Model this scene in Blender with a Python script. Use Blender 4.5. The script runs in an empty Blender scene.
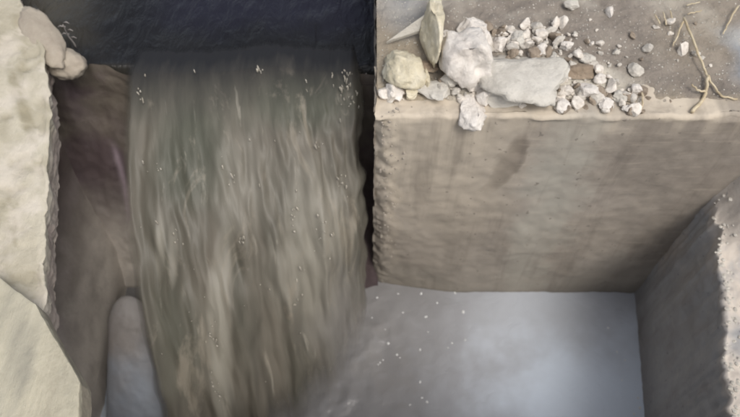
import bpy, bmesh, math, random
from mathutils import Vector, noise, Matrix
random.seed(7)
C = bpy.context.scene.collection
# ------------------------------------------------------------------ camera
CAM_H, PITCH, F = 2.24, math.radians(56.9), 650.0
cam_d = bpy.data.cameras.new('camera'); cam = bpy.data.objects.new('camera', cam_d); C.objects.link(cam)
cam.location = (0, 0, CAM_H); cam.rotation_euler = (math.radians(90) - PITCH, 0, 0)
cam_d.sensor_width = 36; cam_d.lens = 36 * F / 740; cam_d.clip_end = 500; cam_d.clip_start = .02
cam_d.dof.use_dof = True; cam_d.dof.focus_distance = 1.35; cam_d.dof.aperture_fstop = 3.2
bpy.context.scene.camera = cam
# ------------------------------------------------------------------ world, sun, exposure
w = bpy.data.worlds.new('World'); bpy.context.scene.world = w; w.use_nodes = True
nt = w.node_tree; nt.nodes.clear()
sky = nt.nodes.new('ShaderNodeTexSky'); sky.sky_type = 'NISHITA'; sky.sun_disc = False
SUN = Vector((.42, -.62, 1.15)).normalized()
sky.sun_elevation = math.asin(SUN.z); sky.sun_rotation = math.atan2(SUN.x, SUN.y)
sky.air_density = 1.0; sky.dust_density = 4.0
hs = nt.nodes.new('ShaderNodeHueSaturation'); hs.inputs['Saturation'].default_value = .42
bg = nt.nodes.new('ShaderNodeBackground'); bg.inputs['Strength'].default_value = .15
wo = nt.nodes.new('ShaderNodeOutputWorld')
nt.links.new(sky.outputs[0], hs.inputs['Color']); nt.links.new(hs.outputs[0], bg.inputs['Color']); nt.links.new(bg.outputs[0], wo.inputs[0])
sl = bpy.data.lights.new('sun', 'SUN'); sl.energy = 1.25; sl.angle = math.radians(24); sl.color = (1, .96, .9)
so = bpy.data.objects.new('sun', sl); C.objects.link(so); so.rotation_euler = SUN.to_track_quat('Z', 'Y').to_euler(); so.location = (3, -4, 8)
vs = bpy.context.scene.view_settings
vs.view_transform = 'Standard'; vs.look = 'None'; vs.gamma = 1; vs.exposure = 0.18; vs.use_curve_mapping = False

# ------------------------------------------------------------------ measuring helpers
SP, CP = math.sin(PITCH), math.cos(PITCH)
def ray(px, py):
    a, b = (px - 370) / F, -(py - 208.5) / F
    return Vector((a, CP + b * SP, -SP + b * CP))
def onz(px, py, z):
    r = ray(px, py); t = (z - CAM_H) / r.z; return Vector((r.x * t, r.y * t, z))
def ony(px, py, y):
    r = ray(px, py); t = y / r.y; return Vector((r.x * t, y, CAM_H + r.z * t))
def pix(p):
    d = p[1] * CP + (CAM_H - p[2]) * SP; up = p[1] * SP - (CAM_H - p[2]) * CP
    return 370 + p[0] / d * F, 208.5 - up / d * F
def interp(pts, x):
    if x <= pts[0][0]: return pts[0][1]
    for (a, va), (b, vb) in zip(pts, pts[1:]):
        if x <= b:
            k = (x - a) / (b - a); return va + (vb - va) * k
    return pts[-1][1]
def ss(a, b, x):
    t = min(1, max(0, (x - a) / (b - a))); return t * t * (3 - 2 * t)
def n3(x, y, z=0, s=1.0): return noise.noise(Vector((x * s, y * s, z * s)))
def fb(x, y, z=0, s=1.0, o=4): return noise.fractal(Vector((x * s, y * s, z * s)), .6, 2.1, o)
def blob(px, py, cx, cy, rx, ry): return max(0, 1 - ((px - cx) / rx) ** 2 - ((py - cy) / ry) ** 2)

# ------------------------------------------------------------------ materials
def lin(c): return tuple((v / 255 / 12.92 if v <= 10 else ((v / 255 + .055) / 1.055) ** 2.4) for v in c) + (1,)
class NT:
    def __init__(s, name):
        s.m = bpy.data.materials.new(name); s.m.use_nodes = True; s.t = s.m.node_tree
        s.b = s.t.nodes['Principled BSDF']; s.tc = s.t.nodes.new('ShaderNodeTexCoord')
    def N(s, k, **kw):
        n = s.t.nodes.new(k)
        for a, v in kw.items(): setattr(n, a, v)
        return n
    def L(s, a, b): s.t.links.new(a, b)
    def noise(s, scale, detail=6, rough=.6, stretch=(1, 1, 1), dist=0, coord='Object'):
        mp = s.N('ShaderNodeMapping'); mp.inputs['Scale'].default_value = stretch
        s.L(s.tc.outputs[coord], mp.inputs[0]); n = s.N('ShaderNodeTexNoise')
        n.inputs['Scale'].default_value = scale; n.inputs['Detail'].default_value = detail
        n.inputs['Roughness'].default_value = rough; n.inputs['Distortion'].default_value = dist
        s.L(mp.outputs[0], n.inputs['Vector']); return n.outputs['Fac']
    def ramp(s, fac, stops):
        r = s.N('ShaderNodeValToRGB'); e = r.color_ramp.elements
        while len(e) < len(stops): e.new(.5)
        for el, (p, c) in zip(e, stops): el.position = p; el.color = c
        s.L(fac, r.inputs[0]); return r.outputs[0]
    def mix(s, fac, a, b):
        m = s.N('ShaderNodeMix', data_type='RGBA')
        if hasattr(fac, 'type'): s.L(fac, m.inputs[0])
        else: m.inputs[0].default_value = fac
        for v, i in ((a, 6), (b, 7)):
            if isinstance(v, tuple): m.inputs[i].default_value = v
            else: s.L(v, m.inputs[i])
        return m.outputs[2]
    def math(s, op, a, b=None):
        m = s.N('ShaderNodeMath', operation=op)
        for v, i in ((a, 0), (b, 1)):
            if v is None: continue
            if isinstance(v, (int, float)): m.inputs[i].default_value = v
            else: s.L(v, m.inputs[i])
        return m.outputs[0]
    def stain(s):
        a = s.N('ShaderNodeAttribute', attribute_name='stain'); x = s.N('ShaderNodeSeparateColor')
        s.L(a.outputs['Color'], x.inputs[0]); return x.outputs[0], x.outputs[1], x.outputs[2]
    def bump(s, h, dist, strength=1):
        b = s.N('ShaderNodeBump'); b.inputs['Distance'].default_value = dist; b.inputs['Strength'].default_value = strength
        s.L(h, b.inputs['Height'])
        old = s.b.inputs['Normal'].links
        if old: s.L(old[0].from_socket, b.inputs['Normal'])
        s.L(b.outputs[0], s.b.inputs['Normal'])
    def rough(s, v):
        if isinstance(v, (int, float)): s.b.inputs['Roughness'].default_value = v
        else: s.L(v, s.b.inputs['Roughness'])
    def col(s, c): s.L(c, s.b.inputs['Base Color'])

def mineral(name, dark, mid, light, scale=9, rough=.9, st1=None, st2=None, st3=None, stretch=(1, 1, 1), bump=.003, grain=90, drips=0):
    k = NT(name)
    c = k.ramp(k.noise(scale, 8, .62, stretch, .4), [(.3, lin(dark)), (.5, lin(mid)), (.68, lin(light))])
    g = k.noise(grain, 4, .7)
    c = k.mix(k.ramp(g, [(.38, (0, 0, 0, 1)), (.75, (.45, .45, .45, 1))]), c, lin(light))
    sp = k.noise(grain * .45, 3, .6)
    c = k.mix(k.ramp(sp, [(.60, (0, 0, 0, 1)), (.74, (.55, .55, .55, 1))]), c, lin(dark))
    r = k.stain()
    edge = k.noise(14, 6, .65)
    for st, a in zip((st1, st2, st3), r):
        if st:
            f = k.math('MULTIPLY', a, k.math('ADD', .35, k.math('MULTIPLY', edge, 1.3)))
            mm = k.N('ShaderNodeClamp'); k.L(f, mm.inputs[0])
            c = k.mix(mm.outputs[0], c, lin(st))
    if drips:
        d_ = k.ramp(k.noise(5, 6, .6, (3.2, 3.2, .35), .3), [(.52, (0, 0, 0, 1)), (.72, (drips,) * 3 + (1,))]); c = k.mix(d_, c, lin(st1))
        h_ = k.ramp(k.noise(22, 5, .7, (.35, 1, 3.5), .2), [(.55, (0, 0, 0, 1)), (.72, (drips * .7,) * 3 + (1,))]); c = k.mix(h_, c, lin(st2))
        pz = k.ramp(k.noise(55, 2, .5), [(.70, (0, 0, 0, 1)), (.74, (.7, .7, .7, 1))]); c = k.mix(pz, c, lin(tuple(int(q * .8) for q in dark)))
    k.col(c); k.rough(rough)
    k.bump(k.noise(scale * 3, 8, .7, stretch), bump * 2.5); k.bump(g, bump)
    return k.m

M = {}
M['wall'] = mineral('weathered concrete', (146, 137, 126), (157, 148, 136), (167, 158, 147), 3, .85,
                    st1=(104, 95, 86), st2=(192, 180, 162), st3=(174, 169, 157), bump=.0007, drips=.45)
M['rightwall'] = mineral('grey cement render', (146, 145, 145), (158, 157, 156), (166, 164, 162), 4, .85,
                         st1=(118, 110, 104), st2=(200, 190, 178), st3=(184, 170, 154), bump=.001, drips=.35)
M['cream'] = mineral('cream plaster', (166, 158, 139), (183, 175, 156), (194, 187, 169), 7, .9,
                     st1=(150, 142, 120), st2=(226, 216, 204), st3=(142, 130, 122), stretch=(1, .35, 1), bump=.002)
M['board'] = mineral('pale limewashed board', (160, 153, 134), (180, 173, 152), (192, 185, 166), 8, .85,
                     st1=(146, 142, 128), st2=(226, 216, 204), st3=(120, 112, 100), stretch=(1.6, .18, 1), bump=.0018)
M['dirt'] = mineral('grey brown dirt', (114, 106, 97), (134, 125, 115), (150, 141, 130), 8, .95,
                    st1=(158, 146, 126), st2=(150, 156, 162), st3=(204, 197, 183), bump=.004)
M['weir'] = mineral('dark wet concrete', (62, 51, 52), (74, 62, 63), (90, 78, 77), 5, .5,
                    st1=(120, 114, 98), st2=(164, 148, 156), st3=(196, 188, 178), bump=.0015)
M['white_stone'] = mineral('white stone', (186, 177, 168), (214, 207, 198), (230, 224, 216), 14, .85, st1=(150, 138, 122), bump=.002)
M['cream_stone'] = mineral('cream stone', (180, 169, 142), (206, 196, 170), (218, 210, 190), 14, .85, st1=(150, 132, 100), bump=.002)
M['grey_stone'] = mineral('pale grey stone', (168, 162, 152), (192, 187, 177), (206, 201, 191), 12, .88, st1=(140, 128, 110), bump=.002)
M['brown_stone'] = mineral('brown stone', (112, 98, 82), (138, 122, 104), (160, 145, 126), 14, .9, bump=.002)
M['buttress'] = mineral('smooth wet cement', (132, 125, 120), (144, 138, 134), (154, 150, 148), 3, .6, st1=(150, 156, 166), bump=.0008)
for nm, a_, b_, c_ in (('white_stone', (176, 166, 154), (206, 198, 187), (226, 219, 209)), ('grey_stone', (150, 143, 134), (182, 176, 166), (206, 200, 190)), ('brown_stone', (108, 97, 84), (134, 121, 106), (158, 146, 130))):
    k = NT('small ' + nm.replace('_', ' ')); k.col(k.ramp(k.noise(1.6, 6, .7), [(.3, lin(a_)), (.5, lin(b_)), (.7, lin(c_))])); k.rough(.85); M['small_' + nm] = k.m
M['ridge'] = mineral('dusty beige plaster', (150, 138, 124), (160, 150, 135), (172, 162, 147), 9, .9, bump=.0015)
M['straw'] = mineral('dry straw', (156, 138, 108), (186, 170, 140), (208, 196, 170), 30, .8, bump=.0005)
M['ground'] = mineral('earth', (104, 92, 78), (130, 116, 98), (150, 136, 116), 3, .95, bump=.004)

# pool water: turbid milky grey, with the sky's reflection painted in bluish
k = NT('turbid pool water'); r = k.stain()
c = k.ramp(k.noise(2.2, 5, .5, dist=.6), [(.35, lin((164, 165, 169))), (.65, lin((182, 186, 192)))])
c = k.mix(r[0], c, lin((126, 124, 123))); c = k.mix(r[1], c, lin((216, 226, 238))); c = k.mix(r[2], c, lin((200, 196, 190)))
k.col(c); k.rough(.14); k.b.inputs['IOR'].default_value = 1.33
k.bump(k.noise(11, 4, .55, dist=.8), .006); k.bump(k.noise(60, 3, .5), .0008); M['pool'] = k.m
# channel water: dark and deep
k = NT('dark deep water'); r = k.stain()
c = k.ramp(k.noise(3, 4, .5), [(.35, lin((24, 24, 26))), (.7, lin((33, 33, 34)))])
c = k.mix(r[0], c, lin((84, 80, 70))); c = k.mix(r[1], c, lin((31, 31, 42)))
k.col(c); k.rough(.12); k.b.inputs['IOR'].default_value = 1.33
k.bump(k.noise(14, 5, .6, (1.6, .6, 1), .5), .014); M['channel'] = k.m
# falling water: murky, streaked along the flow (uv)
k = NT('falling murky water'); r = k.stain()
c = k.ramp(k.noise(3.4, 6, .6, (2.2, .8, 1), .3, 'UV'), [(.3, lin((86, 84, 75))), (.5, lin((99, 95, 86))), (.7, lin((111, 105, 95)))])
s1 = k.noise(5, 4, .5, (2.8, .7, 1), .8, 'UV'); s2 = k.noise(9, 4, .6, (3.0, .9, 1), .6, 'UV')
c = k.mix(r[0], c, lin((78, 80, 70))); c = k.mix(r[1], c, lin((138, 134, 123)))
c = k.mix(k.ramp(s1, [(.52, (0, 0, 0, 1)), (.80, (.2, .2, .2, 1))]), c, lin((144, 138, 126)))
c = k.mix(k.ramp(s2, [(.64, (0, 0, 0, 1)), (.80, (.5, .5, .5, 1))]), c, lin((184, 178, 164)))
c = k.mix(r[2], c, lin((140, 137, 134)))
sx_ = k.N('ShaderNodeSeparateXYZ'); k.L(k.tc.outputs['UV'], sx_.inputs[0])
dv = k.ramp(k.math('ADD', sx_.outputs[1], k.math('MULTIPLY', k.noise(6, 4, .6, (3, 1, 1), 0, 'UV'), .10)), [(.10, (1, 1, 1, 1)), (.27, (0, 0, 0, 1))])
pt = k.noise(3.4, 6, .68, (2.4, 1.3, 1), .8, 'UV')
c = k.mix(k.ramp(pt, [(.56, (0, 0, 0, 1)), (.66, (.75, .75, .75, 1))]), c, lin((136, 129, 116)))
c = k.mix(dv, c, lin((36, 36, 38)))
k.col(c); k.rough(.42); k.b.inputs['IOR'].default_value = 1.33; k.b.inputs['Specular IOR Level'].default_value = .35
al = k.N('ShaderNodeAttribute', attribute_name='cover')
av = k.math('ADD', k.math('MULTIPLY', al.outputs['Fac'], 1.9), k.math('MULTIPLY', k.math('SUBTRACT', k.noise(6, 5, .65, (5, .8, 1), .4, 'UV'), .95), 1.0))
cl = k.N('ShaderNodeClamp'); k.L(av, cl.inputs[0]); k.L(cl.outputs[0], k.b.inputs['Alpha'])
k.bump(s1, .005); k.bump(s2, .0015); M['fall'] = k.m
k = NT('white foam'); k.col(k.ramp(k.noise(60), [(.3, lin((214, 214, 212))), (.7, lin((240, 240, 238)))])); k.rough(.35); M['foam'] = k.m
k = NT('spray foam'); k.col(k.ramp(k.noise(60), [(.3, lin((168, 160, 144))), (.7, lin((206, 200, 188)))])); k.rough(.3); M['spray'] = k.m

# ------------------------------------------------------------------ object helpers
def link(name, me, mat, parent=None):
    o = bpy.data.objects.new(name, me); C.objects.link(o)
    if mat and not me.materials: me.materials.append(mat)
    if parent: o.parent = parent
    return o
def tag(o, label=None, cat=None, group=None, kind=None):
    for a, v in (('label', label), ('category', cat), ('group', group), ('kind', kind)):
        if v: o[a] = v
    return o
def smooth(me): me.polygons.foreach_set('use_smooth', [True] * len(me.polygons)); me.update()
def grid(nu, nv, fn, stain=None, name='grid', shade=True):
    """fn(u, v) -> point; one sheet; stain(u, v, p) -> (r, g, b)"""
    vs_, fs, cs = [], [], []
    for j in range(nv + 1):
        for i in range(nu + 1):
            p = fn(i / nu, j / nv); vs_.append(tuple(p)); cs.append(stain(i / nu, j / nv, p) if stain else (0, 0, 0))
    for j in range(nv):
        for i in range(nu):
            a = j * (nu + 1) + i; fs.append((a, a + 1, a + nu + 2, a + nu + 1))
    me = bpy.data.meshes.new(name); me.from_pydata(vs_, [], fs)
    at = me.attributes.new('stain', 'FLOAT_COLOR', 'POINT')
    at.data.foreach_set('color', [x for c_ in cs for x in (c_[0], c_[1], c_[2], 1)])
    uv = me.uv_layers.new(name='UVMap')
    uv.data.foreach_set('uv', [x for l in me.loops for x in ((l.vertex_index % (nu + 1)) / nu, (l.vertex_index // (nu + 1)) / nv)])
    if shade: smooth(me)
    return me
def rock_mesh(seed, sub=2, amp=.28, flat=(1, 1, 1), cuts=7, fine=.05):
    bm = bmesh.new(); bmesh.ops.create_icosphere(bm, subdivisions=sub, radius=1)
    rnd = random.Random(seed); planes = []
    for _ in range(cuts):
        planes.append((Vector((rnd.gauss(0, 1), rnd.gauss(0, 1), rnd.gauss(0, 1))).normalized(), rnd.uniform(.42, .8)))
    for v in bm.verts:
        p = v.co.copy()
        for n_, d in planes:
            k_ = p.dot(n_) - d
            if k_ > 0: p -= n_ * k_
        p += v.co * (amp * .4 * fb(p.x + seed, p.y, p.z, 1.3, 3) + fine * fb(p.x, p.y + seed, p.z, 5, 2))
        v.co = Vector((p.x * flat[0], p.y * flat[1], p.z * flat[2]))
    me = bpy.data.meshes.new('stone'); bm.to_mesh(me); bm.free()
    if sub > 3: smooth(me)
    return me

# ------------------------------------------------------------------ ground
def ground():
    xs = [-60, -12, -4, -1.45, -1.36, .03, 1.4, 2.4, 8, 60]; ys = [-60, -12, -2, .16, 1.14, 1.9, 4.2, 10, 60]; Z = .93
    hole = lambda x, y: (-1.45 <= x < 1.4 and .16 <= y < 1.14) or (-1.36 <= x < .03 and 1.14 <= y < 4.2)
    bm = bmesh.new(); V = {}
    def gv(x, y, z=Z):
        if (x, y, z) not in V: V[(x, y, z)] = bm.verts.new((x, y, z))
        return V[(x, y, z)]
    for x0, x1 in zip(xs, xs[1:]):
        for y0, y1 in zip(ys, ys[1:]):
            if not hole(x0, y0):
                bm.faces.new([gv(x0, y0), gv(x1, y0), gv(x1, y1), gv(x0, y1)])
                for dx, dy, e in ((1, 0, (x1, y0, x1, y1)), (-1, 0, (x0, y0, x0, y1)), (0, 1, (x0, y1, x1, y1)), (0, -1, (x0, y0, x1, y0))):
                    cx = (x0 + x1) / 2 + dx * (x1 - x0) * .51; cy = (y0 + y1) / 2 + dy * (y1 - y0) * .51
                    if -60 < cx < 60 and -60 < cy < 60 and hole(*[max(b for b in B if b <= c_) for B, c_ in ((xs, cx), (ys, cy))]):
                        bm.faces.new([gv(e[0], e[1]), gv(e[2], e[3]), gv(e[2], e[3], -.3), gv(e[0], e[1], -.3)])
    me = bpy.data.meshes.new('ground'); bm.to_mesh(me); bm.free()
    tag(link('ground', me, M['ground']), kind='structure')
ground()

# ------------------------------------------------------------------ pool
FOOT = [(0, (166, 520)), (.22, (230, 486)), (.5, (300, 440)), (.72, (340, 400)), (.88, (360, 366)), (1, (370, 336))]
def foot(u): return onz(interp([(a, p[0]) for a, p in FOOT], u), interp([(a, p[1]) for a, p in FOOT], u), 0)
FP = [foot(i / 30) for i in range(31)]
def pool_pt(u, v):
    x, y = -1.3 + 2.6 * u, .15 + 1.3 * v
    d = min((Vector((x, y)) - f.xy).length for f in FP)
    z = .010 * math.exp(-d / .12) * (1 + 1.3 * fb(x, y, 0, 8, 4)) + .0022 * math.sin(d * 75 + 4 * fb(x, y, 2, 4, 2)) * math.exp(-d / .25) + .0018 * fb(x, y, 0, 7, 3)
    return Vector((x, y, z))
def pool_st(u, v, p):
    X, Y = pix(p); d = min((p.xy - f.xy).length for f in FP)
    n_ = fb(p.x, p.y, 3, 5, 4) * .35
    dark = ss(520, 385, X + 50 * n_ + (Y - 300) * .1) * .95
    sky_refl = ss(455, 560, X + 70 * n_) * ss(300, 395, Y + 50 * n_) * .95  # bluish sky reflection painted into the water colour
    sky_refl = max(sky_refl, ss(200, 120, X + 60 * n_) * ss(320, 400, Y + 60 * n_) * .7)
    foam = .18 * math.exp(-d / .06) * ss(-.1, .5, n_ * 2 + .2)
    return (max(0, min(1, dark)), max(0, min(1, sky_refl)), foam)
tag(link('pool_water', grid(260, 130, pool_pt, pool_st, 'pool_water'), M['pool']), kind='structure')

# ------------------------------------------------------------------ channel water
LIPZ = .85
LIP = [(0, (118, 72)), (.08, (136, 74)), (.3, (190, 75)), (.45, (232, 73)), (.58, (262, 67)), (.72, (300, 71)), (.9, (342, 73)), (1, (368, 72))]
def lip(u): return onz(interp([(a, p[0]) for a, p in LIP], u), interp([(a, p[1]) for a, p in LIP], u), LIPZ)
def chan_pt(u, v):
    x = -1.35 + 1.375 * u; y = 1.395 + 2.85 * v ** 1.7
    return Vector((x, y, LIPZ - .012 + .004 * fb(x, y, 0, 6, 3) - .05 * ss(1.43, 1.395, y)))
def chan_st(u, v, p):
    X, Y = pix(p); n_ = fb(p.x, p.y, 0, 6, 4) * 12
    return (ss(125, 50, X + n_) * .6 * ss(80, 20, Y + n_) + .25 * ss(60, 76, Y + n_), ss(120, 200, X) * ss(45, 10, Y + n_) * .9, 0)
tag(link('channel_water', grid(120, 160, chan_pt, chan_st, 'channel_water'), M['channel']), kind='structure')

# ------------------------------------------------------------------ weir wall under the lip
def weir_pt(u, v):
    x = -1.3 + 1.33 * u
    z = -.2 + (LIPZ + .18) * v
    y = 1.40 - .30 * max(0, 1 - max(0, z) / .83) ** 1.5 + .012 * fb(x, 0, z, 4, 4)
    z += (.05 + .03 * fb(x, 3, 0, 9, 3)) * ss(-.72, -.80, x) * v
    return Vector((x, y, z))
def trickle(p):
    X, Y = pix(p); xc = interp([(140, 112), (165, 120), (190, 126), (216, 130), (250, 131)], Y)
    return .8 * math.exp(-((X - xc) / 3.2) ** 2) * ss(135, 160, Y) * ss(235, 215, Y)
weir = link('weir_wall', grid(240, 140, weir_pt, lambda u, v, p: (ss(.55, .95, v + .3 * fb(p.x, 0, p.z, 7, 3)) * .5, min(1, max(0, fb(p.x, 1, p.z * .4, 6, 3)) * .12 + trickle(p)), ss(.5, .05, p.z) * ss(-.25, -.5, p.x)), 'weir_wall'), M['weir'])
tag(weir, 'dark wet brownish wall in the shade between cream ledge and falling water', 'wall')

# ------------------------------------------------------------------ falling water
def fall_pt(u, v):
    L, Ft = lip(u), foot(u)
    e = abs(u - .5) * 2
    side = ss(.86, 1, e)                                    # edges thin and fold back
    if v < .08:
        k_ = v / .08; p = L + Vector((0, .16 * (1 - k_), 0)); z = LIPZ - .016 + .022 * k_
        tau = 0
    else:
        tau = (v - .08) / .92 * 1.04
        p = L.lerp(Ft, tau ** 1.0); z = LIPZ + .006 - (LIPZ + .01) * tau ** 1.75
        # falling sheet first leaves almost level, then drops
    p = Vector((p.x, p.y, z))
    amp = min(1, tau * 3 + .12)
    rib = 0
    for c_, w_, a_, t0 in ((.36, .035, .05, .45), (.41, .03, .03, .3), (.55, .05, .03, .25), (.74, .07, .045, .3), (.88, .04, .04, .35), (.2, .04, .03, .3), (.06, .03, .03, .1)):
        cc = c_ + .02 * math.sin(tau * 7 + c_ * 40)
        rib += a_ * math.exp(-((u - cc) / w_) ** 2) * ss(t0, t0 + .2, tau)
    rib = rib * .6 + .028 * fb(u * 5, tau * 1.8, 3, 1.6, 3) + .003 * fb(u * 20, tau * 6, 9, 1, 3)
    n_ = Vector((.25, -.75, .5))
    p += n_ * (rib * amp) - n_ * side * .05
    p.y -= .03 * math.sin(min(1, tau * 1.2) * math.pi) 
    p.x += .012 * fb(u * 3, tau * 4, 5, 1, 3) * amp * (1 + 2 * side)
    return p
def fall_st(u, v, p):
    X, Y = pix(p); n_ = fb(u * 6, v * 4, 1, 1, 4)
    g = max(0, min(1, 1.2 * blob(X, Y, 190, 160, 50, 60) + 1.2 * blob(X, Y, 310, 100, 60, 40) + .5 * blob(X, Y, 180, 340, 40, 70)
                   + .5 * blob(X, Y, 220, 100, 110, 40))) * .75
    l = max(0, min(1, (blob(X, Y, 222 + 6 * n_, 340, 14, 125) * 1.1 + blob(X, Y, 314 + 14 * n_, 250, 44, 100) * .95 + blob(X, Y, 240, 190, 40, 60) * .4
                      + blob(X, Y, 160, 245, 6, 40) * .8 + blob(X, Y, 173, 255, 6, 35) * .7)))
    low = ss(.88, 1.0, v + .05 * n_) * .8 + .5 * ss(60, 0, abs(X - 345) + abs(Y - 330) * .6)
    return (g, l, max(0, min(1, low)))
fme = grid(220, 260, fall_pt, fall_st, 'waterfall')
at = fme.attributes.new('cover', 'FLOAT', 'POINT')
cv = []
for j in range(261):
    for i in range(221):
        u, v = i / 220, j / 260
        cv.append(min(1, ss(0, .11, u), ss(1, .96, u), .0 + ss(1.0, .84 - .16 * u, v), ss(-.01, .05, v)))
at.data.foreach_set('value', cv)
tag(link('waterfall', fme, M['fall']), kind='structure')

# spray drops flung from the falling sheet
def drops(name, spots, mat, label, stretch=2.2):
    bm = bmesh.new()
    for p, r_ in spots:
        n0 = len(bm.verts); m = Matrix.Translation(p) @ Matrix.Rotation(random.uniform(-.25, .25), 4, 'Y') @ Matrix.Diagonal((r_ * random.uniform(.6, 1.1), r_ * .8, r_ * random.uniform(1, stretch), 1))
        bmesh.ops.create_icosphere(bm, subdivisions=1, radius=1, matrix=m)
    me = bpy.data.meshes.new(name); bm.to_mesh(me); bm.free(); smooth(me)
    return tag(link(name, me, mat), label, kind='stuff')
sp = []
def on_fall(X, Y):
    best = None
    for i in range(0, 41):
        for j in range(5, 60):
            p = fall_grid[i][j]; x_, y_ = pix(p); d = (x_ - X) ** 2 + (y_ - Y) ** 2
            if best is None or d < best[0]: best = (d, p)
    return best[1]
fall_grid = [[fall_pt(i / 40, j / 60) for j in range(61)] for i in range(41)]
CL = [(262, 47, 5, 8, 8), (345, 75, 10, 22, 24), (352, 95, 6, 14, 14), (143, 92, 4, 5, 5), (231, 170, 3, 6, 6), (324, 228, 4, 7, 9), (295, 205, 5, 14, 9),
      (341, 180, 4, 12, 8), (242, 237, 4, 6, 6), (158, 165, 3, 6, 5), (178, 236, 3, 6, 5), (316, 140, 3, 6, 4), (213, 335, 3, 22, 9), (218, 390, 3, 16, 7), (300, 298, 3, 18, 7)]
for cx, cy, sx, sy, n_ in CL:
    for _ in range(n_):
        p = on_fall(random.gauss(cx, sx * .7), random.gauss(cy, sy * .6))
        sp.append((p + Vector((random.uniform(-.01, .01), random.uniform(-.03, -.003), random.uniform(-.01, .02))), random.uniform(.0012, .0032)))
for _ in range(30):
    p = on_fall(random.uniform(135, 358), random.uniform(60, 400))
    sp.append((p + Vector((0, random.uniform(-.03, 0), random.uniform(0, .02))), random.uniform(.001, .0022)))
drops('spray', sp, M['spray'], None, 6)

# ------------------------------------------------------------------ rear concrete wall
WY = 1.08
BOT = [(0.0, 281), (.03, 283), (.14, 287), (.3, 291.5), (.6, 292), (1.0, 293), (2.5, 293)]
def wall_y(x): return onz(370 + x / 2.46 * F, interp(BOT, x) , 0).y
ZT = 1.0
def wall_pt(u, v):
    x = .012 + 1.9 * u ** 1.15
    yb = wall_y(x)
    chip = .010 * fb(x, 0, 2, 9, 4)
    if v < .72:
        k_ = v / .72; z = -.15 + (ZT + .15 - .012 + chip * .5) * k_
        yt = WY + .004; y = yb + (yt - yb) * ss(0, 1, max(0, z)) + .006 * fb(x, 0, z, 4, 4)
        y += .012 * ss(.10, .0, x) * fb(x, 1, z, 22, 4) + .02 * ss(.05, 0, x)
        x -= 0
    elif v < .78:
        a = (v - .72) / .06 * math.pi / 2; z = ZT - .012 + .012 * math.sin(a) + chip * .5; y = WY + .004 + .012 * (1 - math.cos(a)) + .006 * fb(x, 0, ZT, 5, 5) + chip * .3
    else:
        k_ = (v - .78) / .22; y = WY + .016 + .16 * k_; z = ZT + chip * .5 * (1 - k_) + .003 * fb(x, y, 0, 14, 4)
    if u == 0: x += .004 * fb(0, y, z, 20, 3)
    return Vector((x, y, z))
def wall_st(u, v, p):
    X, Y = pix(p); n_ = fb(p.x, 0, p.z, 6, 5)
    cx = 506 + (165 - Y) * .62
    drip = blob(X + 8 * n_, Y, cx, 163, 15, 30) ** .6 * 1.5 if blob(X + 8 * n_, Y, cx, 163, 15, 30) > 0 else 0
    low_tone = ss(.34, .0, p.z + .10 * n_) * .55  # darker and greyer towards the foot of the wall
    rightd = max(ss(560, 700, X + 40 * n_) * .4, .9 * ss(.022, .006, p.z))  # shadow on the right part painted darker, plus the wet waterline band
    light = blob(X, Y, 440, 160, 95, 95) * .8 + .9 * ss(.975, .995, p.z) * ss(-1, .4, n_) + .4 * ss(.90, .97, p.z) * ss(-.2, .4, fb(p.x, 0, 0, 9, 4))  # brighter left part and lit top edge painted paler
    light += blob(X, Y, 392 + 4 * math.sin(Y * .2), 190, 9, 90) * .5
    return (min(1, max(drip, low_tone * .8, rightd)), min(1, max(0, light)), min(1, low_tone * .6 + .9 * blob(X + 20 * n_, Y, 548 - (Y - 200) * .35, 200, 38, 105)))  # third channel also paints a pale vertical sheen on the face
rear = bpy.data.objects.new('rear_wall', None); C.objects.link(rear); rear.location = (0, 0, 0)
tag(rear, 'tall weathered tan concrete wall behind the pool with stones heaped on top', 'wall')
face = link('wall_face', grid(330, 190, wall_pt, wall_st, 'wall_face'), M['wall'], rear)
def side_pt(u, v):
    y = WY + .02 + .9 * u ** 1.3; z = .6 + .415 * v
    return Vector((.012 + .006 * fb(0, y, z, 14, 4) + (.004 if u > 0 else 0), y, z))
link('side_face', grid(60, 30, side_pt, lambda u, v, p: (.4, 0, 0), 'side_face'), M['wall'], rear)
# crumbling mortar lumps on the left arris of the wall
bm = bmesh.new()
for _ in range(120):
    Y = random.uniform(104, 262); X = 388 + 5 * math.sin(Y * .13) + random.gauss(0, 6 - 3 * (Y > 200))
    if Y > 215 and random.random() < .6: continue
    X = max(X, 383 - (Y - 104) * .04); p = ony(X, Y, WY - .0); r_ = random.uniform(.0015, .0042)
    bmesh.ops.create_icosphere(bm, subdivisions=1, radius=1, matrix=Matrix.Translation(p + Vector((0, .004, 0))) @ Matrix.Rotation(random.random() * 6, 4, 'Y') @ Matrix.Diagonal((r_, r_ * .8, r_ * random.uniform(.6, 1.3), 1)))
me = bpy.data.meshes.new('mortar_crumbs'); bm.to_mesh(me); bm.free()
tag(link('mortar_crumbs', me, M['wall'], rear), kind='stuff')

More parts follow.
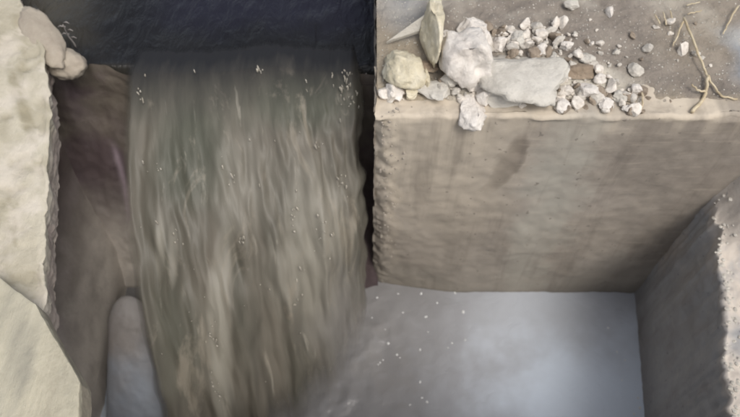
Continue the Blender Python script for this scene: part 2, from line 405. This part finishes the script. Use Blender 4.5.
# ------------------------------------------------------------------ dirt bank on top of the rear wall
def T(x, y):
    b = 1.002 + .10 * max(0, y - 1.13) + .012 * fb(x, y, 0, 4, 4) + .004 * fb(x, y, 4, 25, 3)
    b += .02 * math.exp(-((x - .42) / .25) ** 2 - ((y - 1.27) / .09) ** 2)
    return b - .02 * ss(1.15, 1.115, y)
def bank_pt(u, v):
    x = .018 + 2.4 * u ** 1.5; y = 1.112 + 2.2 * v ** 1.8 + .008 * fb(x, 0, 0, 9, 3) * (1 - v)
    return Vector((x, y, T(x, y) - (.09 if v > .98 or u > .99 else 0)))
def bank_st(u, v, p):
    X, Y = pix(p); n_ = fb(p.x, p.y, 0, 5, 4)
    return (min(1, .9 * ss(80, 108, Y + 16 * n_) + .8 * blob(X, Y, 400, 60, 50, 60) + .35 * blob(X, Y, 700, 30, 60, 60)), .7 * ss(715, 745, X + 20 * n_) * ss(15, 40, Y) * ss(95, 70, Y) + .5 * blob(X, Y, 405, 5, 30, 40), min(1, max(0, 1.5 * blob(X + 30 * n_, Y + 15 * n_, 540, 86, 110, 34) + .4 * n_)))
tag(link('dirt_bank', grid(300, 220, bank_pt, bank_st, 'dirt_bank'), M['dirt']), kind='structure')

# ------------------------------------------------------------------ right wall
RB = [(.15, .875), (.61, .935), (1.1, 1.005), (1.4, 1.03)]          # foot of the wall: y -> x
RT = [(.15, .80), (.44, .878), (.75, .955), (1.08, 1.02), (1.4, 1.03)]
def rtop(x, y):
    heap = .20 * ss(.80, 1.12, y + .5 * (x - 1.02)) ** 1.4 * ss(1.0, 1.09, x)
    return .63 + heap + .012 * fb(x, y, 0, 9, 4)
def right_pt(u, v):
    y = .17 + (.97 - 0) * u
    nz = .008 * fb(0, y, v, 8, 4)
    xe = interp(RT, y) + .014 * fb(0, y, 4, 11, 5) + .0
    if v < .55:
        k_ = v / .55; x = interp(RB, y) + (xe - interp(RB, y)) * k_ + nz * (.3 + k_); z = -.15 + (rtop(xe, y) - .004 + .15) * k_ ** .75
    else:
        k_ = (v - .55) / .45; x = xe + nz * .3 + .42 * k_ ** 1.3 + .004 * (k_ > 0); z = rtop(x, y) + .002
    return Vector((x, y, z))
def right_st(u, v, p):
    n_ = fb(p.y, p.z, p.x, 7, 4)
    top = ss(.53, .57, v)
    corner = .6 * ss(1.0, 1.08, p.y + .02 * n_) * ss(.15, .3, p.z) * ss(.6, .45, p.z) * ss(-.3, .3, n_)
    return (.35 * max(0, n_) * (1 - top) + .3 * ss(.2, 0, p.z), top * ss(-.8, .1, n_) * .95 + .5 * ss(.5, .55, v + .06 * n_) * (1 - top), corner)  # second channel paints the skyward top brighter than the side
right = bpy.data.objects.new('right_wall', None); C.objects.link(right)
tag(right, 'low grey cement wall with a broken pinkish top along the right of the pool', 'wall')
link('wall_body', grid(160, 130, right_pt, right_st, 'wall_body'), M['rightwall'], right)
bm = bmesh.new()
for _ in range(150):
    y = random.uniform(.3, 1.07); xe = interp(RT, y) + .014 * fb(0, y, 4, 11, 5)
    x = xe + abs(random.gauss(0, .02)) if random.random() < .75 else xe + random.uniform(0, .15); r_ = random.uniform(.002, .0075)
    bmesh.ops.create_icosphere(bm, subdivisions=1, radius=1, matrix=Matrix.Translation((x, y, rtop(x, y) + .001)) @ Matrix.Rotation(random.random() * 6, 4, 'Z') @ Matrix.Diagonal((r_, r_ * 1.2, r_ * random.uniform(.5, 1), 1)))
me = bpy.data.meshes.new('broken_edge'); bm.to_mesh(me); bm.free()
tag(link('broken_edge', me, M['grey_stone'], right), kind='stuff')

# ------------------------------------------------------------------ left ledge (overhanging cream cap on a dark wall)
EDGE = [(-.2, 45, 520), (.0, 45, 420), (.15, 44, 330), (.27, 45, 280), (.4, 46, 225), (.55, 49, 160), (.66, 52, 108), (.72, 48, 72), (.79, 44, 45), (.88, 30, 16), (1.0, 18, -6), (1.2, 5, -60)]
def ledge_edge(u):
    return onz(interp([(a, b) for a, b, c_ in EDGE], u), interp([(a, c_) for a, b, c_ in EDGE], u), 1.0)
def ledge_pt(u, v):
    e = ledge_edge(-.2 + 1.4 * u); n_ = .010 * fb(e.y, 0, 7, 9, 5)
    ex = e.x + n_
    if v < .35:
        k_ = v / .35; x = ex - .012 - .02 * (1 - k_) + .008 * fb(e.y, v * 3, 0, 12, 4); z = .87 + .118 * k_
    elif v < .45:
        a = (v - .35) / .10 * math.pi / 2; x = ex - .012 * (1 - math.cos(math.pi / 2 - a)) if False else ex - .012 * (1 - math.sin(a + 0)) * 1; z = .988 + .012 * math.sin(a)
        x = ex - .012 + .012 * math.sin(a * 2) * .8
    else:
        k_ = (v - .45) / .55; x = ex - .012 - .7 * k_ ** 1.5; z = 1.0 + .005 * fb(x, e.y, 0, 12, 4) - .005 * ss(.25, .55, fb(x, e.y, 8, 7, 4)) * ss(0, .05, k_)
    return Vector((x, e.y, z))
def ledge_st(u, v, p):
    X, Y = pix(p); n_ = fb(p.x, p.y, 0, 8, 4)
    g = blob(X, Y, 20 + (Y - 100) * .32, 105, 9, 45) * .9 + blob(X, Y, 16, 20, 7, 12) * .7 + .2 * max(0, n_)
    face_ = ss(.34, .15, v) * .9  # shade on the cap's upright face, painted as a darker tone
    g += .5 * ss(.18, .5, fb(p.x, p.y, 8, 7, 4)) + .5 * ss(.0, .5, fb(p.x * 3, p.y * .5, 2, 6, 4)) * ss(.5, .6, v) + blob(X, Y, 15, 236, 2.5, 13) + blob(X, Y, 3, 130, 8, 22) * .5
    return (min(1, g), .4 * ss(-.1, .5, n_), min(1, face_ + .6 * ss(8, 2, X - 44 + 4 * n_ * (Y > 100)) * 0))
left = bpy.data.objects.new('left_ledge', None); C.objects.link(left)
tag(left, 'sunlit cream plastered ledge running down the left side of the pit', 'ledge')
link('cap', grid(220, 90, ledge_pt, ledge_st, 'cap'), M['cream'], left)
LE = sorted((ledge_edge(-.2 + 1.4 * i / 60).y, ledge_edge(-.2 + 1.4 * i / 60).x) for i in range(61))
def under_pt(u, v):
    y = .1 + 3.2 * u; z = -.2 + 1.10 * v
    x = -1.02 - .15 * ss(1.35, 1.6, y) + .10 * ss(.7, 0, z) + .012 * fb(0, y, z, 4, 4)
    if v > .97: x = min(interp(LE, y) - .035, -.80); z = .874
    return Vector((x, y, z))
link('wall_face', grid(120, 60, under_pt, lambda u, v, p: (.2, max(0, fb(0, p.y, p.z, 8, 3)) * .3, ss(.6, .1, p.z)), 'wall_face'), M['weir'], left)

# pale slab nearer the viewer, bottom left
def slab():
    pts = [(-60, 266), (-4, 276), (36, 305), (80, 382), (80, 470), (-60, 470)]
    top = [onz(a, b, 1.06) for a, b in pts]; bm = bmesh.new()
    tv = [bm.verts.new(p) for p in top]; bv = [bm.verts.new(p - Vector((0.0, 0, .058))) for p in top]
    bm.faces.new(tv); bm.faces.new(bv[::-1])
    for i in range(len(tv)): j = (i + 1) % len(tv); bm.faces.new([tv[i], bv[i], bv[j], tv[j]])
    bmesh.ops.recalc_face_normals(bm, faces=bm.faces)
    bmesh.ops.bevel(bm, geom=bm.edges[:], offset=.004, segments=2, profile=.6, affect='EDGES')
    bmesh.ops.triangulate(bm, faces=bm.faces)
    for _ in range(4):
        bmesh.ops.subdivide_edges(bm, edges=[e for e in bm.edges if e.calc_length() > .018], cuts=1, use_grid_fill=False)
        bmesh.ops.triangulate(bm, faces=bm.faces)
    me = bpy.data.meshes.new('slab')
    for v in bm.verts: v.co += Vector((fb(v.co.x, v.co.y, v.co.z, 14, 3), fb(v.co.y, v.co.x, v.co.z, 14, 3), .7 * fb(v.co.x, v.co.y, 5, 11, 3))) * .0035
    bm.to_mesh(me); bm.free(); at = me.attributes.new('stain', 'FLOAT_COLOR', 'POINT')
    for i, v in enumerate(me.vertices):
        X, Y = pix(v.co); s_ = max(0, fb(v.co.x * 9, v.co.y * .6, 0, 3, 4))
        side = 1.0 if v.co.z < 1.045 else 0  # side shading of the slab painted darker
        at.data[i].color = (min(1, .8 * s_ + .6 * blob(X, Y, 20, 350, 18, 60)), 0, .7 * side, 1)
    return link('pale_slab', me, M['board'])
tag(slab(), 'pale streaky slab with a slanting corner lying at the bottom left', 'slab')

# ------------------------------------------------------------------ rounded buttress in the water, lower left
def butt_pt(u, v):
    a = (u - .5) * math.pi * 1.15
    top = onz(126, 292, .36); base = onz(146, 460, -.03)
    c_ = top.lerp(base, v); k_ = math.sqrt(max(0, 1 - (1 - min(1, v * 5.5)) ** 2))
    r_ = (.066 + .075 * v) * k_
    p = c_ + Vector((math.sin(a) * r_, 0, math.cos(a) * r_ * .6 - .03))
    return p + Vector((1, -1, 1)) * .006 * fb(p.x, p.y, p.z, 6, 4)
o = link('water_worn_buttress', grid(60, 90, butt_pt, lambda u, v, p: (min(1, .95 * ss(.25, .75, v + .2 * fb(p.x, p.y, p.z, 5, 3))), 0, 0), 'buttress'), M['buttress'])
tag(o, 'smooth rounded grey buttress beside the falling water near the lower left', 'buttress')

# ------------------------------------------------------------------ stones
def gz(x, y): return 1.0 + (T(x, y) - 1.0 if y > 1.118 else 0)
def at_ground(px, py, lift=0):
    z = 1.0
    for _ in range(4): p = onz(px, py, z + lift); z = gz(p.x, p.y)
    return Vector((p.x, p.y, z + lift))
def stone(px, py, rx, ry, mat, label, seed, sub=3, h=.6, rot=0, group=None, amp=.3, cuts=7, lift=None, name='stone'):
    """px, py: centre in the picture; rx, ry: half sizes there"""
    hgt = (rx + ry) / 2 / F * 1.68 * h
    p = at_ground(px, py, hgt * .7 if lift is None else lift); s_ = 1.68 / F
    me = rock_mesh(seed, sub, amp, (rx * s_ * 1.15, ry * s_ * 1.3, hgt * 1.2), cuts, .09)
    o = link(name, me, M[mat]); o.location = p; o.rotation_euler = (0, 0, rot)
    return tag(o, label, 'stone', group)
stone(466, 58, 22, 32, 'white_stone', 'large white stone standing on the wall top, biggest of the heap', 3, 4, 1.0, .1, amp=.35, cuts=9)
stone(472, 28, 15, 9, 'white_stone', 'white stone lying just behind the largest white one', 14, 3, .9, .3)
stone(473, 112, 17, 17, 'white_stone', 'white stone hanging over the front edge of the wall', 5, 4, .5, -.2, amp=.2, cuts=8, lift=-.002)
stone(524, 74, 42, 34, 'grey_stone', 'broad pale grey flat stone in the middle of the rubble', 8, 4, .32, .15, cuts=9)
stone(508, 102, 26, 9, 'grey_stone', 'long low pale stone along the wall edge below the flat grey one', 23, 3, .5)
stone(431, 26, 14, 40, 'cream_stone', 'tall yellowish cream block at the left end of the heap', 11, 4, 1.0, -.05, cuts=8, amp=.3)
stone(404, 68, 21, 20, 'cream_stone', 'cream lump below the pale pointed shard', 17, 4, .7, .3, cuts=9)
stone(428, 66, 11, 8, 'brown_stone', 'small brown stone wedged under the tall cream block', 19, 3, .5)
stone(394, 92, 9, 9, 'white_stone', 'knobbly white stone on the left corner of the wall', 29, 3, .7)
stone(427, 78, 3, 9, 'cream_stone', 'thin upright cream sliver before the brown stone', 31, 2, 1.2)
stone(437, 92, 20, 12, 'grey_stone', 'tan grey stone on the wall edge left of the overhanging one', 37, 3, .35)
stone(586, 92, 13, 8, 'white_stone', 'pale oval stone at the right end of the heap', 41, 3, .7, -.3)
stone(636, 90, 8, 4.5, 'white_stone', 'small oblong white stone set apart right of the heap', 43, 3, .8, -.25)
stone(610, 12, 4, 6, 'white_stone', 'small white stone alone on the dirt near the top', 47, 2, .9)
stone(573, 4, 9, 6, 'grey_stone', 'pale stone at the top edge of the view', 53, 3, .7)
stone(580, 72, 16, 8, 'brown_stone', 'brown stone between the grey flat one and the pale oval', 59, 3, .5)
stone(560, 106, 9, 7, 'white_stone', 'pale wedge of stone at the wall edge by the oval stone', 61, 3, .6)
for i, (a, b, ra, rb, m_, L_) in enumerate([
    (500, 44, 9, 7, 'white_stone', 'squarish white stone touching the far side of the flat grey one'), (519, 38, 7, 8, 'grey_stone', 'upright grey chip behind the flat grey stone'),
    (541, 50, 9, 6, 'white_stone', 'slanting white chip on the far right corner of the flat grey stone'), (553, 62, 7, 9, 'grey_stone', 'grey chip standing at the right side of the flat grey stone'),
    (566, 46, 8, 5, 'white_stone', 'white chip beyond the brown stone'), (486, 40, 8, 12, 'white_stone', 'narrow white stone leaning on the right of the largest white one'),
    (450, 36, 7, 10, 'white_stone', 'white stone between the tall cream block and the largest white one'), (606, 104, 7, 5, 'white_stone', 'low white stone nearest the wall edge right of the oval one'),
    (619, 100, 7, 6, 'grey_stone', 'grey stone next to the last of the heap on the wall edge'), (600, 78, 7, 5, 'white_stone', 'white chip behind the pale oval stone'),
    (587, 58, 8, 6, 'grey_stone', 'dull grey stone on the dirt beyond the brown one'), (626, 108, 6, 4, 'white_stone', 'small white stone ending the heap at the wall edge'),
    (448, 80, 10, 8, 'grey_stone', 'grey wedge under the left side of the largest white stone'), (487, 96, 12, 8, 'white_stone', 'white stone right of the overhanging one'),
    (412, 92, 9, 6, 'cream_stone', 'flat cream chip in front of the cream lump'), (545, 100, 10, 7, 'grey_stone', 'grey broken stone at the wall edge below the flat grey one')]):
    stone(a, b, ra, rb, m_, L_, 200 + i * 3, 3, .8, random.uniform(-.6, .6), amp=.4, cuts=9)
# pale shard
p0, p1, p2 = at_ground(386, 44, .012), at_ground(428, 14, .07), at_ground(430, 30, .03)
bm = bmesh.new()
up = Vector((0, -.004, .012))
va = [bm.verts.new(p) for p in (p0, p2, p1)]; vb = [bm.verts.new(p + up) for p in (p0, p2, p1)]
bm.faces.new(va[::-1]); bm.faces.new(vb)
for i in range(3): j = (i + 1) % 3; bm.faces.new([va[i], va[j], vb[j], vb[i]])
bmesh.ops.bevel(bm, geom=bm.edges[:], offset=.0015, segments=1, affect='EDGES')
me = bpy.data.meshes.new('shard'); bm.to_mesh(me); bm.free()
tag(link('stone_shard', me, M['grey_stone']), 'pale pointed shard leaning left from the tall cream block', 'stone')
# small rubble: many alike
protos = {m_: [rock_mesh(100 + i * 7 + j, 2, .35, (1, rr, .6), 12, .08) for i, rr in enumerate((.7, .9, 1.1, .6, .8))] for j, m_ in enumerate(('white_stone', 'grey_stone', 'brown_stone'))}
for m_, L_ in protos.items():
    for me in L_: me.materials.append(M['small_' + m_])
RUB = []
ZONES = [((505, 36, 28, 12), 55, 'rubble behind the large white stone'), ((545, 48, 34, 22), 75, 'rubble beyond the flat grey stone'), ((535, 88, 50, 14), 80, 'rubble along the wall edge'),
         ((604, 98, 38, 12), 85, 'rubble at the right end of the heap'), ((590, 50, 40, 28), 26, 'thin rubble on the dirt right of the heap'), ((455, 92, 24, 12), 26, 'rubble around the overhanging stone'),
         ((396, 88, 10, 12), 22, 'rubble at the left wall corner'), ((660, 50, 45, 40), 14, 'scattered pebbles near the straws')]
for (cx, cy, sx, sy), n_, g in ZONES:
    for i in range(n_):
        X = random.gauss(cx, sx * .62); Y = random.gauss(cy, sy * .6)
        if not (384 < X < 738 and -6 < Y < 112): continue
        r_ = random.choice((1.8, 2.4, 3, 3.6, 4.5, 5.5, 7)) / F * 1.7 * 1.3
        m_ = random.choices(('white_stone', 'grey_stone', 'brown_stone'), (5, 4, 2.2))[0]
        p = at_ground(X, Y, r_ * .4); 
        o = link('pebble', random.choice(protos[m_]), None); o.location = p; o.scale = (r_, r_, r_); o.rotation_euler = (random.uniform(-.8, .8), random.uniform(-.8, .8), random.random() * 6)
        tag(o, 'small broken stone among the ' + g if g.startswith('rubble') else 'small loose stone in the ' + g, 'pebble', g)
# grit
bm = bmesh.new()
for _ in range(2600):
    x = .03 + 1.5 * random.random() ** 1.1; y = 1.12 + .6 * random.random() ** 1.2
    r_ = random.choice((.0012, .0018, .0026))
    bmesh.ops.create_cube(bm, size=1, matrix=Matrix.Translation((x, y, T(x, y))) @ Matrix.Rotation(random.random() * 6, 4, Vector((random.random(), random.random(), 1)).normalized()) @ Matrix.Diagonal((r_ * 1.6, r_, r_, 1)))
me = bpy.data.meshes.new('grit'); bm.to_mesh(me); bm.free()
tag(link('grit', me, M['grey_stone']), 'pale grit scattered over the dirt', 'grit', kind='stuff')

# white plaster lump at the head of the left ledge
p = onz(58, 52, 1.0)
o = link('plaster_lump', rock_mesh(75, 4, .3, (.125, .045, .026), 0, .05), M['ridge']); o.location = onz(42, 36, .982); o.rotation_euler = (0, .1, -.95)
tag(o, 'long rounded beige plaster ridge at the head of the cream ledge', 'lump')
o = link('plaster_lump', rock_mesh(73, 4, .35, (.06, .045, .04), 0, .05), M['ridge']); o.location = onz(66, 64, .93); o.rotation_euler = (0, 0, -.4)
tag(o, 'smaller beige lump below the long ridge beside the dark water', 'lump')

# ------------------------------------------------------------------ straws, twigs
def tube(name, pts, r0, r1, mat, label, cat, parent=None, seg=6):
    bm = bmesh.new(); rings = []
    for i, p in enumerate(pts):
        t = (pts[min(i + 1, len(pts) - 1)] - pts[max(i - 1, 0)]).normalized()
        a = t.cross(Vector((0.3, .2, 1))).normalized(); b = t.cross(a); r_ = r0 + (r1 - r0) * i / (len(pts) - 1)
        rings.append([bm.verts.new(p + (a * math.cos(q * 2 * math.pi / seg) + b * math.sin(q * 2 * math.pi / seg)) * r_) for q in range(seg)])
    for A, B in zip(rings, rings[1:]):
        for q in range(seg): bm.faces.new([A[q], A[(q + 1) % seg], B[(q + 1) % seg], B[q]])
    bm.faces.new(rings[0][::-1]); bm.faces.new(rings[-1])
    bmesh.ops.recalc_face_normals(bm, faces=bm.faces)
    me = bpy.data.meshes.new(name); bm.to_mesh(me); bm.free(); smooth(me)
    o = link(name, me, M[mat], parent)
    return tag(o, label, cat) if cat else o
def path(pl, lift, jit=.0015, n_=5):
    out = []
    P_ = [at_ground(a, b, lift + l) for a, b, l in pl]
    for A, B in zip(P_, P_[1:]):
        for i in range(n_): out.append(A.lerp(B, i / n_) + Vector((random.uniform(-1, 1), random.uniform(-1, 1), random.uniform(-1, 1))) * jit)
    return out + [P_[-1]]
st = bpy.data.objects.new('dry_stem', None); C.objects.link(st); tag(st, 'forked dry stem lying from the dirt down to the wall edge at the right', 'twig')
tube('stem', path([(684, 18, .02), (695, 45, .02), (704, 68, .012), (712, 84, .006), (722, 96, .004), (738, 98, .003)], .004), .0034, .0024, 'straw', None, None, st)
tube('fork', path([(683, 22, .02), (678, 34, .012), (673, 46, .004)], .004), .003, .0016, 'straw', None, None, st)
tube('fork', path([(708, 76, .01), (706, 92, .008), (700, 104, .004), (692, 112, .002)], .004), .0042, .005, 'straw', None, None, st)
tube('fork', path([(706, 92, .008), (697, 90, .012), (692, 84, .014)], .004), .003, .002, 'straw', None, None, st)
tube('straw', path([(738, 6, .012), (730, 20, .008), (723, 34, .004)], .003), .0028, .002, 'straw', 'short dry straw at the right edge above the forked stem', 'straw')
tube('straw', path([(642, 92, .01), (643, 104, .008), (641, 111, .004)], .003), .0026, .0022, 'straw', 'tiny upright straw at the wall edge right of the stones', 'straw')
tube('straw', path([(660, 24, .01), (655, 14, .014)], .003), .0022, .0014, 'straw', 'leftmost short straw of the tuft near the top right', 'straw')
tube('straw', path([(667, 25, .01), (663, 12, .014)], .003), .0022, .0014, 'straw', 'middle short straw of the tuft near the top right', 'straw')
tube('straw', path([(673, 22, .01), (670, 10, .014)], .003), .0022, .0014, 'straw', 'third short straw of the tuft near the top right', 'straw')
tube('straw', path([(686, 5, .01), (700, 2, .012)], .003), .002, .0014, 'straw', 'upper of two straws lying level at the top edge', 'straw')
tube('straw', path([(688, 14, .01), (702, 10, .012)], .003), .002, .0014, 'straw', 'lower of two straws lying level near the top edge', 'straw')
# weed in the channel at upper left
wd = bpy.data.objects.new('water_weed', None); C.objects.link(wd); tag(wd, 'thin pale weed stem standing in the dark water at upper left', 'weed')
B0 = onz(76, 48, LIPZ)
tube('stem', [B0 + Vector((.002 * math.sin(i), -.01 * i / 8, .0125 * i)) for i in range(9)], .003, .0015, 'weedm' if 'weedm' in M else 'buttress', None, None, wd)
for i in range(5):
    q = B0 + Vector((0, 0, .04 + .014 * i)); s_ = (-1) ** i
    tube('leaf', [q, q + Vector((s_ * .012, -.004, .008)), q + Vector((s_ * .02, -.006, .004))], .003, .001, 'buttress', None, None, wd)

# ------------------------------------------------------------------ foam flecks on the pool
FL = [(388, 344, 3), (463, 312, 3), (421, 294, 2.6), (426, 317, 2.4), (420, 350, 2), (397, 355, 2.4), (465, 340, 2), (608, 328, 2), (420, 382, 2.4), (455, 293, 2.2), (403, 313, 1.8),
      (437, 303, 2), (380, 363, 2), (377, 298, 1.8), (617, 352, 2), (625, 360, 1.8), (427, 402, 2.2), (422, 398, 1.8), (640, 408, 2.6), (452, 343, 1.8), (398, 294, 1.5), (383, 360, 1.8),
      (378, 365, 1.6), (400, 358, 1.6), (428, 332, 1.4), (638, 398, 1.6), (622, 380, 1.4), (634, 414, 2), (410, 405, 1.6), (448, 348, 1.4), (372, 318, 1.4), (385, 330, 1.3)]
bub = rock_mesh(5, 2, .1, (1, 1, .6), 3, .05); smooth(bub); bub.materials.append(M['foam'])
for i, (X, Y, r_) in enumerate(FL):
    o = link('foam_fleck', bub, None); p = onz(X, Y, 0); o.location = pool_pt((p.x + 1.3) / 2.6, (p.y - .15) / 1.3) + Vector((0, 0, .001)); s_ = r_ / F * 2.3 * .62
    o.scale = (s_ * random.uniform(.8, 1.2), s_ * random.uniform(.8, 1.2), s_); o.rotation_euler = (0, 0, random.random() * 6)
    if X > 560: tag(o, 'white foam fleck floating along the right wall of the pool', 'foam', 'foam flecks by the right wall')
    else: tag(o, 'white foam fleck floating near the foot of the waterfall', 'foam', 'foam flecks by the waterfall')
